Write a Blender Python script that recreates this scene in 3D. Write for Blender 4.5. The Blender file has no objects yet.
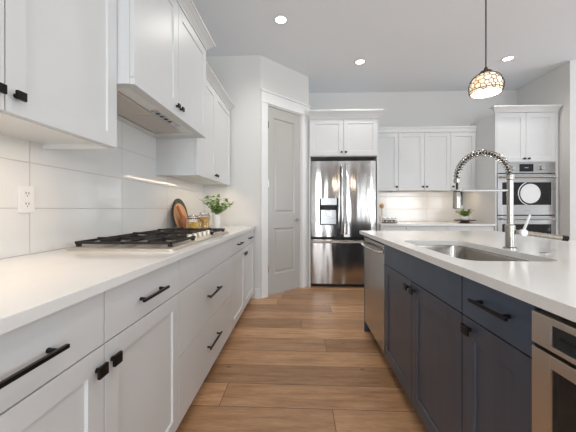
import bpy, bmesh, math, random
from mathutils import Vector, Matrix
R = math.radians
C = bpy.context.scene.collection
S = bpy.context.scene

# ------------------------------------------------------------------ camera
cam_d = bpy.data.cameras.new('camera')
cam = bpy.data.objects.new('camera', cam_d); C.objects.link(cam)
cam.location = (0, 0, 1.115)
cam.rotation_euler = (R(90), 0, math.atan(12.2/284))
cam_d.sensor_width = 36; cam_d.lens = 284/576*36
cam_d.shift_y = -6.7/576
cam_d.clip_start = 0.02
S.camera = cam

# ------------------------------------------------------------------ world, light, exposure
S.view_settings.view_transform = 'Standard'
S.view_settings.look = 'None'
S.view_settings.exposure = -0.63
S.view_settings.gamma = 1.0
S.view_settings.use_curve_mapping = False
W = bpy.data.worlds.new('sky'); S.world = W; W.use_nodes = True
bg = W.node_tree.nodes['Background']
bg.inputs[0].default_value = (0.86, 0.93, 1.0, 1); bg.inputs[1].default_value = 2.2

def area(name, loc, rot, sx, sy, power, color=(1, 1, 1), spread=180):
    d = bpy.data.lights.new(name, 'AREA'); d.shape = 'RECTANGLE'; d.size = sx; d.size_y = sy
    d.energy = power; d.color = color; d.spread = R(spread)
    o = bpy.data.objects.new(name, d); C.objects.link(o); o.location = loc; o.rotation_euler = rot
    return o
DAY = (.84, .93, 1.0)
# daylight by unseen rear and right-hand windows, placed for the light and reflections they give
area('window_daylight', (.15, -4.36, 1.3), (R(96), 0, 0), 1.1, 2.2, 150, DAY)
area('window_daylight', (3.05, -4.36, 1.45), (R(120), 0, 0), .36, 2.1, 22, DAY)
area('window_daylight', (4.8, -4.36, 1.45), (R(120), 0, 0), 1.6, 2.1, 150, DAY)
area('window_daylight', (5.9, -2.4, 1.5), (R(122), 0, R(90)), 1.6, 2.0, 62, DAY)
area('window_daylight', (5.9, 2.3, 1.5), (R(122), 0, R(90)), 1.5, 2.0, 62, DAY)


# ------------------------------------------------------------------ node helpers / materials
def nodemat(name):
    m = bpy.data.materials.new(name); m.use_nodes = True
    return m, m.node_tree, m.node_tree.nodes['Principled BSDF']
def N(nt, t, **kw):
    n = nt.nodes.new(t)
    for k, v in kw.items(): setattr(n, k, v)
    return n
def setin(nt, sock, v):
    if isinstance(v, bpy.types.NodeSocket): nt.links.new(v, sock)
    else: sock.default_value = v
def MA(nt, op, a, b=0.0, c=None):
    n = N(nt, 'ShaderNodeMath', operation=op)
    setin(nt, n.inputs[0], a); setin(nt, n.inputs[1], b)
    if c is not None: setin(nt, n.inputs[2], c)
    return n.outputs[0]
def pos(nt):
    g = N(nt, 'ShaderNodeNewGeometry'); s = N(nt, 'ShaderNodeSeparateXYZ')
    nt.links.new(g.outputs['Position'], s.inputs[0]); return s.outputs
def comb(nt, x, y, z):
    n = N(nt, 'ShaderNodeCombineXYZ')
    for i, v in enumerate((x, y, z)): setin(nt, n.inputs[i], v)
    return n.outputs[0]
def noise(nt, vec, scale, detail=3, rough=.5):
    n = N(nt, 'ShaderNodeTexNoise'); setin(nt, n.inputs['Vector'], vec)
    n.inputs['Scale'].default_value = scale; n.inputs['Detail'].default_value = detail
    n.inputs['Roughness'].default_value = rough; return n.outputs[0]
def ramp(nt, fac, stops):
    n = N(nt, 'ShaderNodeValToRGB'); setin(nt, n.inputs[0], fac)
    e = n.color_ramp.elements
    while len(e) < len(stops): e.new(.5)
    for el, (p, c) in zip(e, stops): el.position = p; el.color = (*c, 1)
    return n.outputs[0]
def mix(nt, fac, a, b, mode='MIX'):
    n = N(nt, 'ShaderNodeMix', data_type='RGBA', blend_type=mode)
    setin(nt, n.inputs[0], fac)
    setin(nt, n.inputs[6], a if isinstance(a, bpy.types.NodeSocket) else (*a, 1))
    setin(nt, n.inputs[7], b if isinstance(b, bpy.types.NodeSocket) else (*b, 1))
    return n.outputs[2]
def bump(nt, p, h, strength, dist):
    b = N(nt, 'ShaderNodeBump'); b.inputs['Strength'].default_value = strength; b.inputs['Distance'].default_value = dist
    setin(nt, b.inputs['Height'], h); nt.links.new(b.outputs[0], p.inputs['Normal'])
def simple(name, col, rough=.5, metal=0, nscale=30, namp=.03, bstr=0, **kw):
    """plain surface with a faint procedural mottling"""
    m, nt, p = nodemat(name)
    x = pos(nt); v = comb(nt, x[0], x[1], x[2])
    n = noise(nt, v, nscale)
    a = tuple(max(0, c*(1-namp)) for c in col); b = tuple(min(1, c*(1+namp)) for c in col)
    nt.links.new(mix(nt, n, a, b), p.inputs['Base Color'])
    p.inputs['Roughness'].default_value = rough; p.inputs['Metallic'].default_value = metal
    if bstr: bump(nt, p, n, bstr, .002)
    for k, v in kw.items(): p.inputs[k].default_value = v
    return m
def emit(name, col, strength):
    m, nt, p = nodemat(name)
    p.inputs['Base Color'].default_value = (*col, 1)
    p.inputs['Emission Color'].default_value = (*col, 1); p.inputs['Emission Strength'].default_value = strength
    return m

M = {}
M['white'] = simple('white_cabinet_paint', (.685, .69, .69), .38, nscale=8, namp=.012)
M['trim'] = simple('white_trim_paint', (.80, .80, .79), .4, nscale=8, namp=.012)
M['wall'] = simple('warm_grey_wall_paint', (.72, .71, .69), .75, nscale=120, namp=.02, bstr=.08)
M['ceiling'] = simple('grey_white_ceiling_paint', (.82, .85, .89), .85, nscale=70, namp=.03, bstr=.25)
M['taupe'] = simple('taupe_reflection_wall', (.30, .255, .225), .75, nscale=60, namp=.05)  # rear wall colour invented to darken the reflections in the steel
M['black'] = simple('matte_black_metal', (.012, .011, .011), .38, .6)
M['dark'] = simple('dark_recess', (.012, .012, .013), .6)
M['gap'] = simple('black_rubber', (.02, .02, .021), .6)
M['door'] = simple('greige_door_paint', (.475, .46, .435), .27, nscale=10, namp=.012)
M['plastic'] = simple('white_plastic', (.78, .77, .75), .3)
M['ceramic'] = simple('white_ceramic', (.82, .82, .80), .25)
M['iron'] = simple('cast_iron', (.018, .015, .014), .55, .2, nscale=200, namp=.2)
M['chrome'] = simple('polished_nickel', (.40, .375, .345), .22, 1)
M['arm'] = simple('satin_nickel', (.34, .30, .26), .45, .8)
M['bright'] = simple('bright_steel', (.62, .61, .60), .18, 1)
M['cream'] = simple('brushed_knob_metal', (.72, .66, .56), .3, .7)
M['bronze'] = simple('dark_bronze', (.055, .038, .028), .4, .8)
M['soil'] = simple('soil', (.05, .035, .025), .9)
M['darkwood'] = simple('dark_walnut', (.06, .03, .02), .5, nscale=40, namp=.3)
M['boardblack'] = simple('charcoal_board', (.03, .028, .028), .5, nscale=40, namp=.2)
M['lamp'] = emit('lit_lamp_diffuser', (1, .96, .90), 9)
M['strip'] = emit('led_strip', (1, .86, .68), 1.6)
M['label'] = simple('grey_logo', (.25, .25, .26), .4, .5)
M['copper'] = simple('pale_wood_ball', (.50, .30, .17), .45)

def quartz():
    m, nt, p = nodemat('white_quartz')
    x = pos(nt); v = comb(nt, x[0], x[1], x[2])
    n = noise(nt, v, 3.0, 6, .6); n2 = noise(nt, v, 90, 2)
    c = ramp(nt, n, [(.3, (.76, .745, .72)), (.48, (.80, .79, .77)), (.7, (.82, .815, .80))])
    c = mix(nt, MA(nt, 'MULTIPLY', n2, .10), c, (.6, .59, .57))
    nt.links.new(c, p.inputs['Base Color'])
    p.inputs['Roughness'].default_value = .13
    return m
M['quartz'] = quartz()

def tile(name, axis, off):
    """large glazed white wall tile, straight-stacked, with thin grout joints"""
    m, nt, p = nodemat(name)
    x = pos(nt)
    u = MA(nt, 'DIVIDE', MA(nt, 'SUBTRACT', x[axis], off), .660)
    w = MA(nt, 'DIVIDE', MA(nt, 'SUBTRACT', x[2], .914), .205)
    def joint(t, size):
        d = MA(nt, 'ABSOLUTE', MA(nt, 'SUBTRACT', MA(nt, 'FRACT', t), .5))
        d = MA(nt, 'MULTIPLY', MA(nt, 'SUBTRACT', .5, d), size)
        return MA(nt, 'SMOOTH_MIN', MA(nt, 'DIVIDE', d, .0036), 1.0, .2)
    g = MA(nt, 'MINIMUM', joint(u, .660), joint(w, .205))
    v = comb(nt, x[0], x[1], x[2]); wob = noise(nt, v, 9, 1)
    tint = noise(nt, comb(nt, MA(nt, 'FLOOR', u), MA(nt, 'FLOOR', w), 0), 7.3, 0)
    face = mix(nt, tint, (.70, .70, .69), (.76, .755, .74))
    nt.links.new(mix(nt, g, (.46, .445, .43), face), p.inputs['Base Color'])
    nt.links.new(MA(nt, 'SUBTRACT', .75, MA(nt, 'MULTIPLY', g, .66)), p.inputs['Roughness'])
    bump(nt, p, MA(nt, 'ADD', g, MA(nt, 'MULTIPLY', wob, .9)), .5, .002)
    return m
M['tile_left'] = tile('glazed_wall_tile', 1, 1.222)
M['tile_back'] = tile('glazed_wall_tile_far', 0, 1.40)

def wood_floor():
    m, nt, p = nodemat('oak_plank_floor')
    x = pos(nt); PW, PL = .215, 1.75
    ry = MA(nt, 'DIVIDE', MA(nt, 'ADD', x[1], 0.129), PW); row = MA(nt, 'FLOOR', ry)
    wn = N(nt, 'ShaderNodeTexWhiteNoise', noise_dimensions='1D'); nt.links.new(row, wn.inputs['W'])
    rx = MA(nt, 'ADD', MA(nt, 'DIVIDE', x[0], PL), MA(nt, 'MULTIPLY', wn.outputs[0], 5.0)); colm = MA(nt, 'FLOOR', rx)
    wn2 = N(nt, 'ShaderNodeTexWhiteNoise', noise_dimensions='2D'); nt.links.new(comb(nt, row, colm, 0), wn2.inputs['Vector'])
    r = wn2.outputs[0]
    sh = MA(nt, 'MULTIPLY', r, 37.0)
    gv = comb(nt, MA(nt, 'MULTIPLY', x[0], 1.6), MA(nt, 'ADD', MA(nt, 'MULTIPLY', x[1], 14.0), sh), sh)
    g1 = noise(nt, gv, 2.2, 5, .62)
    g2 = noise(nt, comb(nt, MA(nt, 'MULTIPLY', x[0], 6), MA(nt, 'ADD', MA(nt, 'MULTIPLY', x[1], 90.0), sh), sh), 3.0, 3, .65)
    base = ramp(nt, g1, [(.28, (.36, .18, .085)), (.5, (.64, .375, .20)), (.72, (.80, .51, .295))])
    base = mix(nt, MA(nt, 'MULTIPLY', MA(nt, 'SMOOTHSTEP' if False else 'POWER', g2, 1.6), 1.1), base, (.31, .155, .074), 'MIX')
    tone = mix(nt, r, (.66, .63, .60), (1.14, 1.14, 1.13))
    col = mix(nt, 1.0, base, tone, 'MULTIPLY')
    # knots
    kn = N(nt, 'ShaderNodeTexVoronoi'); kn.inputs['Scale'].default_value = 3.1
    nt.links.new(comb(nt, x[0], MA(nt, 'MULTIPLY', x[1], 1.5), 0), kn.inputs['Vector'])
    k = MA(nt, 'SUBTRACT', 1.0, MA(nt, 'SMOOTH_MIN', MA(nt, 'DIVIDE', kn.outputs['Distance'], .07), 1.0, .3))
    col = mix(nt, MA(nt, 'MULTIPLY', k, .75), col, (.05, .025, .014))
    def j(t, size, wd):
        d = MA(nt, 'SUBTRACT', .5, MA(nt, 'ABSOLUTE', MA(nt, 'SUBTRACT', MA(nt, 'FRACT', t), .5)))
        return MA(nt, 'MINIMUM', MA(nt, 'DIVIDE', MA(nt, 'MULTIPLY', d, size), wd), 1.0)
    seam = MA(nt, 'MINIMUM', j(ry, PW, .0040), j(rx, PL, .0036))
    col = mix(nt, seam, (.07, .035, .018), col)
    nt.links.new(col, p.inputs['Base Color'])
    nt.links.new(MA(nt, 'ADD', .27, MA(nt, 'MULTIPLY', g1, .22)), p.inputs['Roughness'])
    bump(nt, p, MA(nt, 'ADD', seam, MA(nt, 'MULTIPLY', g2, .25)), .35, .0015)
    return m
M['floor'] = wood_floor()

def stained(name, base, hi, axis_long=2):
    """navy stained wood, grain running vertically (axis_long=2) or along the island (1)"""
    m, nt, p = nodemat(name)
    x = pos(nt)
    sc = [55.0, 55.0, 55.0]; sc[axis_long] = 2.2
    gv = comb(nt, MA(nt, 'MULTIPLY', x[0], sc[0]), MA(nt, 'MULTIPLY', x[1], sc[1]), MA(nt, 'MULTIPLY', x[2], sc[2]))
    g = noise(nt, gv, 1.0, 4, .6)
    big = noise(nt, comb(nt, MA(nt, 'MULTIPLY', x[0], 3), MA(nt, 'MULTIPLY', x[1], 3), x[2]), 2.0, 2)
    c = mix(nt, MA(nt, 'MULTIPLY', MA(nt, 'ADD', g, big), .5), base, hi)
    nt.links.new(c, p.inputs['Base Color']); p.inputs['Roughness'].default_value = .36
    bump(nt, p, g, .12, .001)
    return m
M['navy'] = stained('navy_stained_wood', (.026, .034, .054), (.082, .098, .130))
M['navy_h'] = stained('navy_drawer_reflected_tint', (.026, .044, .074), (.076, .110, .165), 1)  # bluer than the doors: their differing reflections put into the stain colour

def steel(name, col, rough, axis_long, wave=0.0, amp=.25):
    m, nt, p = nodemat(name)
    x = pos(nt); sc = [90.0]*3; sc[axis_long] = 1.5
    g = noise(nt, comb(nt, *[MA(nt, 'MULTIPLY', x[i], sc[i]) for i in range(3)]), 1.0, 2)
    nt.links.new(mix(nt, g, tuple(c*.97 for c in col), tuple(min(1, c*1.03) for c in col)), p.inputs['Base Color'])
    p.inputs['Metallic'].default_value = 1
    nt.links.new(MA(nt, 'ADD', rough-.04, MA(nt, 'MULTIPLY', g, .04)), p.inputs['Roughness'])
    if wave:
        wv = noise(nt, comb(nt, MA(nt, 'MULTIPLY', x[0], 7), MA(nt, 'MULTIPLY', x[1], 7), MA(nt, 'MULTIPLY', x[2], 1.4)), 1.0, 1)
        bump(nt, p, wv, amp, wave)
    return m
M['fridge'] = steel('polished_stainless', (.44, .415, .395), .17, 2, .03, .30)
M['steel'] = steel('brushed_stainless', (.46, .445, .425), .26, 1)
M['steel_x'] = steel('brushed_stainless_far', (.42, .415, .41), .30, 0)
M['steel_warm'] = steel('stainless_warm_reflection', (.62, .57, .51), .34, 1)  # beige tint puts warm reflections into the steel colour
M['sink'] = steel('sink_steel', (.42, .395, .365), .24, 1)
M['cooksteel'] = steel('cooktop_steel', (.60, .555, .49), .40, 1)
M['hoodsteel'] = steel('hood_steel', (.80, .77, .73), .36, 1)
M['filter'] = steel('hood_filter_steel', (.70, .65, .60), .42, 1)

def glassmat(name, col, rough=.04, trans=0.0):
    m, nt, p = nodemat(name)
    p.inputs['Base Color'].default_value = (*col, 1); p.inputs['Roughness'].default_value = rough
    p.inputs['Transmission Weight'].default_value = trans; p.inputs['IOR'].default_value = 1.45
    return m
M['oven_glass'] = glassmat('dark_oven_glass', (.015, .016, .018), .05)
M['clear'] = glassmat('clear_glass', (1, 1, 1), .02, 1.0)

def woodboard(name, a, b):
    m, nt, p = nodemat(name); x = pos(nt)
    g = noise(nt, comb(nt, MA(nt, 'MULTIPLY', x[0], 30), MA(nt, 'MULTIPLY', x[1], 30), MA(nt, 'MULTIPLY', x[2], 5)), 2.0, 4)
    nt.links.new(mix(nt, g, a, b), p.inputs['Base Color']); p.inputs['Roughness'].default_value = .5
    return m
M['acacia'] = woodboard('acacia_wood', (.42, .19, .075), (.74, .42, .20))
M['paddle'] = woodboard('reddish_wood', (.26, .075, .03), (.40, .15, .06))
def pasta():
    m, nt, p = nodemat('dry_pasta'); x = pos(nt)
    v = N(nt, 'ShaderNodeTexVoronoi'); v.inputs['Scale'].default_value = 85
    nt.links.new(comb(nt, x[0], x[1], x[2]), v.inputs['Vector'])
    nt.links.new(ramp(nt, v.outputs['Distance'], [(.0, (.95, .66, .16)), (.55, (.86, .50, .08)), (.95, (.50, .24, .03))]), p.inputs['Base Color'])
    bump(nt, p, v.outputs['Distance'], .8, .006); p.inputs['Roughness'].default_value = .5
    return m
M['pasta'] = pasta()
def leafmat():
    m, nt, p = nodemat('green_leaf'); x = pos(nt)
    n = noise(nt, comb(nt, x[0], x[1], x[2]), 45, 2)
    nt.links.new(ramp(nt, n, [(.3, (.06, .16, .03)), (.5, (.19, .34, .08)), (.7, (.42, .52, .20))]), p.inputs['Base Color'])
    p.inputs['Roughness'].default_value = .45
    return m
M['leaf'] = leafmat()
def shade_glow():
    m, nt, p = nodemat('lit_frosted_liner'); x = pos(nt)
    n = noise(nt, comb(nt, x[0], x[1], x[2]), 22, 2)
    c = ramp(nt, n, [(.3, (1, .66, .36)), (.55, (1, .86, .66)), (.7, (1, .95, .86))])
    nt.links.new(c, p.inputs['Base Color']); nt.links.new(c, p.inputs['Emission Color'])
    p.inputs['Emission Strength'].default_value = 1.25
    return m
M['liner'] = shade_glow()
M['grille'] = simple('oven_fan_ring', (.75, .75, .74), .3, .3)

# ------------------------------------------------------------------ mesh helpers
ident = lambda u, d, z: Vector((u, d, z))
class B:
    def __init__(s, m=None): s.bm = bmesh.new(); s.m = m or ident
    def _add(s, verts, faces):
        vs = [s.bm.verts.new(v) for v in verts]
        for f in faces:
            try: s.bm.faces.new([vs[i] for i in f])
            except ValueError: pass
        return vs
    def box(s, u0, u1, d0, d1, z0, z1, bev=0.0):
        cs = [s.m(u, d, z) for u in (u0, u1) for d in (d0, d1) for z in (z0, z1)]
        vs = s._add(cs, [(0, 1, 3, 2), (4, 6, 7, 5), (0, 4, 5, 1), (2, 3, 7, 6), (0, 2, 6, 4), (1, 5, 7, 3)])
        if bev:
            es = {e for v in vs for e in v.link_edges}
            bmesh.ops.recalc_face_normals(s.bm, faces=list({f for v in vs for f in v.link_faces}))
            bmesh.ops.bevel(s.bm, geom=list(es), offset=bev, segments=2, profile=.7, affect='EDGES')
        return s
    def loft(s, rings, caps=True, closed=True):
        rows = [[s.bm.verts.new(s.m(*p)) for p in r] for r in rings]; n = len(rows[0])
        for a, b in zip(rows, rows[1:]):
            for i in range(n if closed else n-1):
                j = (i+1) % n
                try: s.bm.faces.new((a[i], a[j], b[j], b[i]))
                except ValueError: pass
        if caps:
            s.bm.faces.new(rows[0]); s.bm.faces.new(rows[-1])
        return s
    def prism(s, poly, z0, z1):
        return s.loft([[(x, y, z0) for x, y in poly], [(x, y, z1) for x, y in poly]])
    def lathe(s, c, prof, n=24, caps=True):
        """prof: (radius, z) pairs around a vertical axis through c"""
        return s.loft([[(c[0]+r*math.cos(2*math.pi*i/n), c[1]+r*math.sin(2*math.pi*i/n), c[2]+z) for i in range(n)] for r, z in prof], caps)
    def tube(s, pts, r, n=8, caps=True):
        pts = [s.m(*p) for p in pts]; rs = r if isinstance(r, (list, tuple)) else [r]*len(pts)
        up = None; rows = []
        for i, p in enumerate(pts):
            t = (pts[min(i+1, len(pts)-1)] - pts[max(i-1, 0)]).normalized()
            if up is None:
                up = t.orthogonal().normalized()
            up = (up - t*up.dot(t)).normalized(); w = t.cross(up)
            rows.append([s.bm.verts.new(p+rs[i]*(up*math.cos(2*math.pi*k/n)+w*math.sin(2*math.pi*k/n))) for k in range(n)])
        for a, b in zip(rows, rows[1:]):
            for k in range(n): s.bm.faces.new((a[k], a[(k+1) % n], b[(k+1) % n], b[k]))
        if caps: s.bm.faces.new(rows[0]); s.bm.faces.new(rows[-1])
        return s
    def done(s, name, mat, parent=None, smooth=False, root=None):
        bmesh.ops.recalc_face_normals(s.bm, faces=s.bm.faces)
        org = Vector(root.location) if root else Vector((0, 0, 0))
        if root is None and parent is not None:
            q = parent
            while q.parent: q = q.parent
            org = Vector(q.location)
        me = bpy.data.meshes.new(name)
        if parent is not None or root: s.bm.transform(Matrix.Translation(-org))
        else:
            # origin at base centre of the thing
            xs = [v.co for v in s.bm.verts]
            lo = Vector((min(v.x for v in xs), min(v.y for v in xs), min(v.z for v in xs)))
            hi = Vector((max(v.x for v in xs), max(v.y for v in xs), 0))
            org = Vector(((lo.x+hi.x)/2, (lo.y+hi.y)/2, lo.z)); s.bm.transform(Matrix.Translation(-org))
        s.bm.to_mesh(me); s.bm.free(); me.materials.append(mat)
        if smooth:
            for p in me.polygons: p.use_smooth = True
            try: me.set_sharp_from_angle(angle=R(35))
            except Exception: pass
        o = bpy.data.objects.new(name, me); C.objects.link(o)
        if parent is not None: o.parent = parent
        else: o.location = org
        return o
def tag(o, label, cat, group=None):
    o['label'] = label; o['category'] = cat
    if group: o['group'] = group
    return o
def thing(name, label, cat, loc, group=None):
    o = bpy.data.objects.new(name, None); C.objects.link(o); o.location = loc; o.empty_display_size = .1
    return tag(o, label, cat, group)
def struct(name, b, mat, smooth=False):
    o = b.done(name, mat, None, smooth); o['kind'] = 'structure'; return o
def copy_thing(o, loc, label, group=None):
    c = o.copy(); C.objects.link(c); c.location = loc; c['label'] = label
    if group: c['group'] = group
    def rec(src, dst):
        for ch in list(src.children):
            k = ch.copy(); C.objects.link(k); k.parent = dst; rec(ch, k)
    rec(o, c); return c
def rrect(x0, x1, y0, y1, r, n=6):
    out = []
    for cx, cy, a in ((x1-r, y1-r, 0), (x0+r, y1-r, 90), (x0+r, y0+r, 180), (x1-r, y0+r, 270)):
        for i in range(n+1):
            t = R(a+90*i/n); out.append((cx+r*math.cos(t), cy+r*math.sin(t)))
    return out
def face_left(X):  return lambda u, d, z: Vector((X+d, u, z))        # looks towards +X
def face_island(X): return lambda u, d, z: Vector((X-d, u, z))       # looks towards -X
def face_back(Y):  return lambda u, d, z: Vector((u, Y-d, z))        # looks towards -Y

# ------------------------------------------------------------------ cabinet pieces
G = .0022
def slab(m, u0, u1, z0, z1, name, mat, root, t=.02):
    return B(m).box(u0+G, u1-G, -t, 0, z0+G, z1-G, .0016).done(name, mat, root)
def shaker(m, u0, u1, z0, z1, mat, root, name='door', rail=.062, t=.02, rec=.008):
    u0 += G; u1 -= G; z0 += G; z1 -= G
    b = B(m); e = .0012
    b.box(u0, u0+rail, -t, 0, z0, z1, e).box(u1-rail, u1, -t, 0, z0, z1, e)
    b.box(u0+rail, u1-rail, -t, 0, z0, z0+rail, e).box(u0+rail, u1-rail, -t, 0, z1-rail, z1, e)
    # sloped inner edge and the recessed panel
    i0, i1, k0, k1 = u0+rail, u1-rail, z0+rail, z1-rail; w = .003
    b.loft([[(i0, 0-.0012, k0), (i1, -.0012, k0), (i1, -.0012, k1), (i0, -.0012, k1)],
            [(i0+w, -rec, k0+w), (i1-w, -rec, k0+w), (i1-w, -rec, k1-w), (i0+w, -rec, k1-w)]], caps=False)
    b.box(i0, i1, -t, -rec-.0005, k0, k1)
    b.bm.faces.new([b.bm.verts.new(m(*p)) for p in ((i0+w, -rec, k0+w), (i1-w, -rec, k0+w), (i1-w, -rec, k1-w), (i0+w, -rec, k1-w))])
    return b.done(name, mat, root)
def knob(m, u, z, parent, sz=.036):
    b = B(m)
    b.tube([(u, 0.0005, z), (u, .016, z)], [.0075, .006], 10)
    b.box(u-sz/2, u+sz/2, .015, .024, z-sz*.45, z+sz*.45, .002)
    return b.done('knob', M['black'], parent)
def handle(m, u, z, L, parent, r=.0048):
    b = B(m); h = L/2
    b.box(u-h, u+h, .022, .022+2*r, z-r, z+r, .0015)
    for q in (-1, 1):
        b.tube([(u+q*(h-.025), .0005, z), (u+q*(h-.025), .023, z)], [.0065, .005], 10)
    return b.done('handle', M['black'], parent)
def crown(m, u0, u1, z0, proj, hgt, root, depth, left=True, right=True, mat=None):
    """mitred crown moulding round the top of a cabinet: front plus side returns"""
    prof = [(0.0, 0.0), (.006, 0.0), (.008, hgt*.18), (proj*.45, hgt*.5), (proj*.85, hgt*.78), (proj, hgt*.8), (proj, hgt), (0, hgt)]
    rings = []
    if left: path = [(u0, -depth, 'l'), (u0, 0, 'lc')]
    else: path = [(u0, 0, 'f')]
    path += [(u1, 0, 'rc'), (u1, -depth, 'r')] if right else [(u1, 0, 'f')]
    for u, d, k in path:
        du = {'l': -1, 'lc': -1, 'f': 0, 'rc': 1, 'r': 1}[k]; dd = {'l': 0, 'lc': 1, 'f': 1, 'rc': 1, 'r': 0}[k]
        rings.append([(u+du*o, d+dd*o, z0+h) for o, h in prof])
    return B(m).loft(rings).done('crown', mat or M['white'], root)

# ================================================================== THE SETTING
ZC = 3.04
XL, YR = -1.22, 3.53         # left wall, return wall
XP, YP = .125, 4.151         # pantry corner
YB = 4.73                    # far wall
struct('floor', B().box(-1.4, 6.2, -4.6, 5.0, -.1, 0), M['floor'])
struct('ceiling', B().box(-1.4, 6.2, -4.6, 5.0, ZC, ZC+.1), M['ceiling'])
struct('wall_left', B().box(XL-.12, XL, -4.5, YR, 0, ZC), M['wall'])
struct('wall_return', B().box(XL-.12, -.496, YR, YR+.12, 0, ZC), M['wall'])
A2 = math.sqrt(.5)
pm = lambda u, d, z: Vector((-.496+u*A2+d*A2, YR+u*A2-d*A2, z))     # angled pantry wall
PL_ = (XP+.496)/A2
DU0, DU1, DZ = .115, .715, 2.45      # door opening in the pantry wall
b = B(pm); b.box(0, DU0, -.11, 0, 0, ZC); b.box(DU1, PL_, -.11, 0, 0, ZC); b.box(DU0, DU1, -.11, 0, DZ, ZC)
struct('wall_pantry', b, M['wall'])
struct('wall_pantry_side', B().box(XP-.1, XP, YP, YB, 0, ZC), M['wall'])
struct('wall_back', B().box(XP-.1, 3.6, YB, YB+.12, 0, ZC), M['wall'])
struct('wall_alcove', B().box(3.49, 3.6, 3.95, YB, 0, ZC), M['wall'])
struct('wall_stub', B().box(3.49, 6.1, 3.83, 3.95, 0, ZC), M['wall'])
def wall_with_holes(name, m, u0, u1, holes, mat):
    b = B(m); z0, z1 = .35, 2.55; us = [u0]
    for h0, h1 in holes: us += [h0, h1]
    us.append(u1)
    for i in range(0, len(us), 2): b.box(us[i], us[i+1], -.12, 0, 0, ZC)
    for h0, h1 in holes: b.box(h0, h1, -.12, 0, 0, z0); b.box(h0, h1, -.12, 0, z1, ZC)
    struct(name, b, mat)
    for i, (h0, h1) in enumerate(holes):
        f = B(m); w = .07
        f.box(h0, h0+w, -.09, .02, z0, z1); f.box(h1-w, h1, -.09, .02, z0, z1)
        f.box(h0+w, h1-w, -.09, .02, z0, z0+w); f.box(h0+w, h1-w, -.09, .02, z1-w, z1)
        f.box((h0+h1)/2-.02, (h0+h1)/2+.02, -.06, -.02, z0+w, z1-w)
        global WN; WN += 1
        struct('window_%d' % WN, f, M['trim'])
WN = 0
wall_with_holes('wall_rear', lambda u, d, z: Vector((u, -4.5+d, z)), XL, 6.1, [(-.45, .75), (2.83, 3.27), (3.95, 5.65)], M['taupe'])  # unseen wall, openings placed to suit light and reflections
wall_with_holes('wall_right', lambda u, d, z: Vector((6.05-d, u, z)), -4.5, 3.83, [(-3.2, -1.55), (1.5, 3.1)], M['wall'])
# baseboards and pantry casing
struct('baseboard_return', B().box(-.565, -.496, YR-.014, YR-.001, 0, .13, .003), M['trim'])
b = B(pm)
b.box(.004, DU0-.012, .0005, .018, 0, DZ+.01, .003); b.box(DU1+.012, PL_-.004, .0005, .018, 0, DZ+.01, .003)
b.box(.0, PL_, .0005, .022, DZ+.0105, DZ+.145, .003); b.box(-.006, PL_+.006, .0005, .034, DZ+.1455, DZ+.168, .004)
b.box(DU0-.012, DU0+.004, -.105, .0005, 0, DZ); b.box(DU1-.004, DU1+.012, -.105, .0005, 0, DZ); b.box(DU0, DU1, -.105, .0005, DZ-.004, DZ+.012)
struct('trim_1', b, M['trim'])
# pantry door
def pantry_door():
    b = B(pm); d0, d1 = -.05, -.012; u0, u1 = DU0+.007, DU1-.007; zb, zt = .012, DZ-.008
    st = .105; ps = ((.27, .865), (1.06, 2.31))
    b.box(u0, u0+st, d0, d1, zb, zt, .002); b.box(u1-st, u1, d0, d1, zb, zt, .002)
    b.box(u0+st, u1-st, d0, d1, zb, ps[0][0], .001); b.box(u0+st, u1-st, d0, d1, ps[0][1], ps[1][0], .001); b.box(u0+st, u1-st, d0, d1, ps[1][1], zt, .001)
    for z0, z1 in ps:
        def ring(ins, dd): return [(u0+st+ins, dd, z0+ins), (u1-st-ins, dd, z0+ins), (u1-st-ins, dd, z1-ins), (u0+st+ins, dd, z1-ins)]
        b.loft([ring(0, d1-.001), ring(.012, d1-.012), ring(.028, d1-.012), ring(.045, d1-.004)], caps=False)
        b.bm.faces.new([b.bm.verts.new(pm(*p)) for p in ring(.045, d1-.004)])
    root = b.done('door_1', M['door']); root['kind'] = 'structure'
    lb = B(pm); lu, lz = u1-.06, .965
    lb.tube([(lu, d1+.0005, lz), (lu, d1+.009, lz)], .026, 16); lb.tube([(lu, d1+.009, lz), (lu, d1+.05, lz)], .009, 10)
    lb.tube([(lu, d1+.046, lz), (lu-.03, d1+.05, lz), (lu-.105, d1+.048, lz-.004)], [.009, .008, .006], 10)
    lb.done('door_lever', M['bright'], root, True, root=root)
    for hz in (.35, 1.45, 2.2):
        hb = B(pm); hb.tube([(u0-.004, d1+.006, hz-.04), (u0-.004, d1+.006, hz+.04)], .006, 8); hb.box(u0-.004, u0+.02, d1+.0003, d1+.003, hz-.045, hz+.045)
        hb.done('hinge', M['chrome'], root, root=root)
pantry_door()
# left and far splashbacks
struct('backsplash_left', B().box(XL+.0005, XL+.010, -.75, YR-.001, .9142, 1.74), M['tile_left'])
struct('backsplash_back', B().box(1.125, 2.648, YB-.010, YB-.0005, .9142, 1.40), M['tile_back'])

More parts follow.
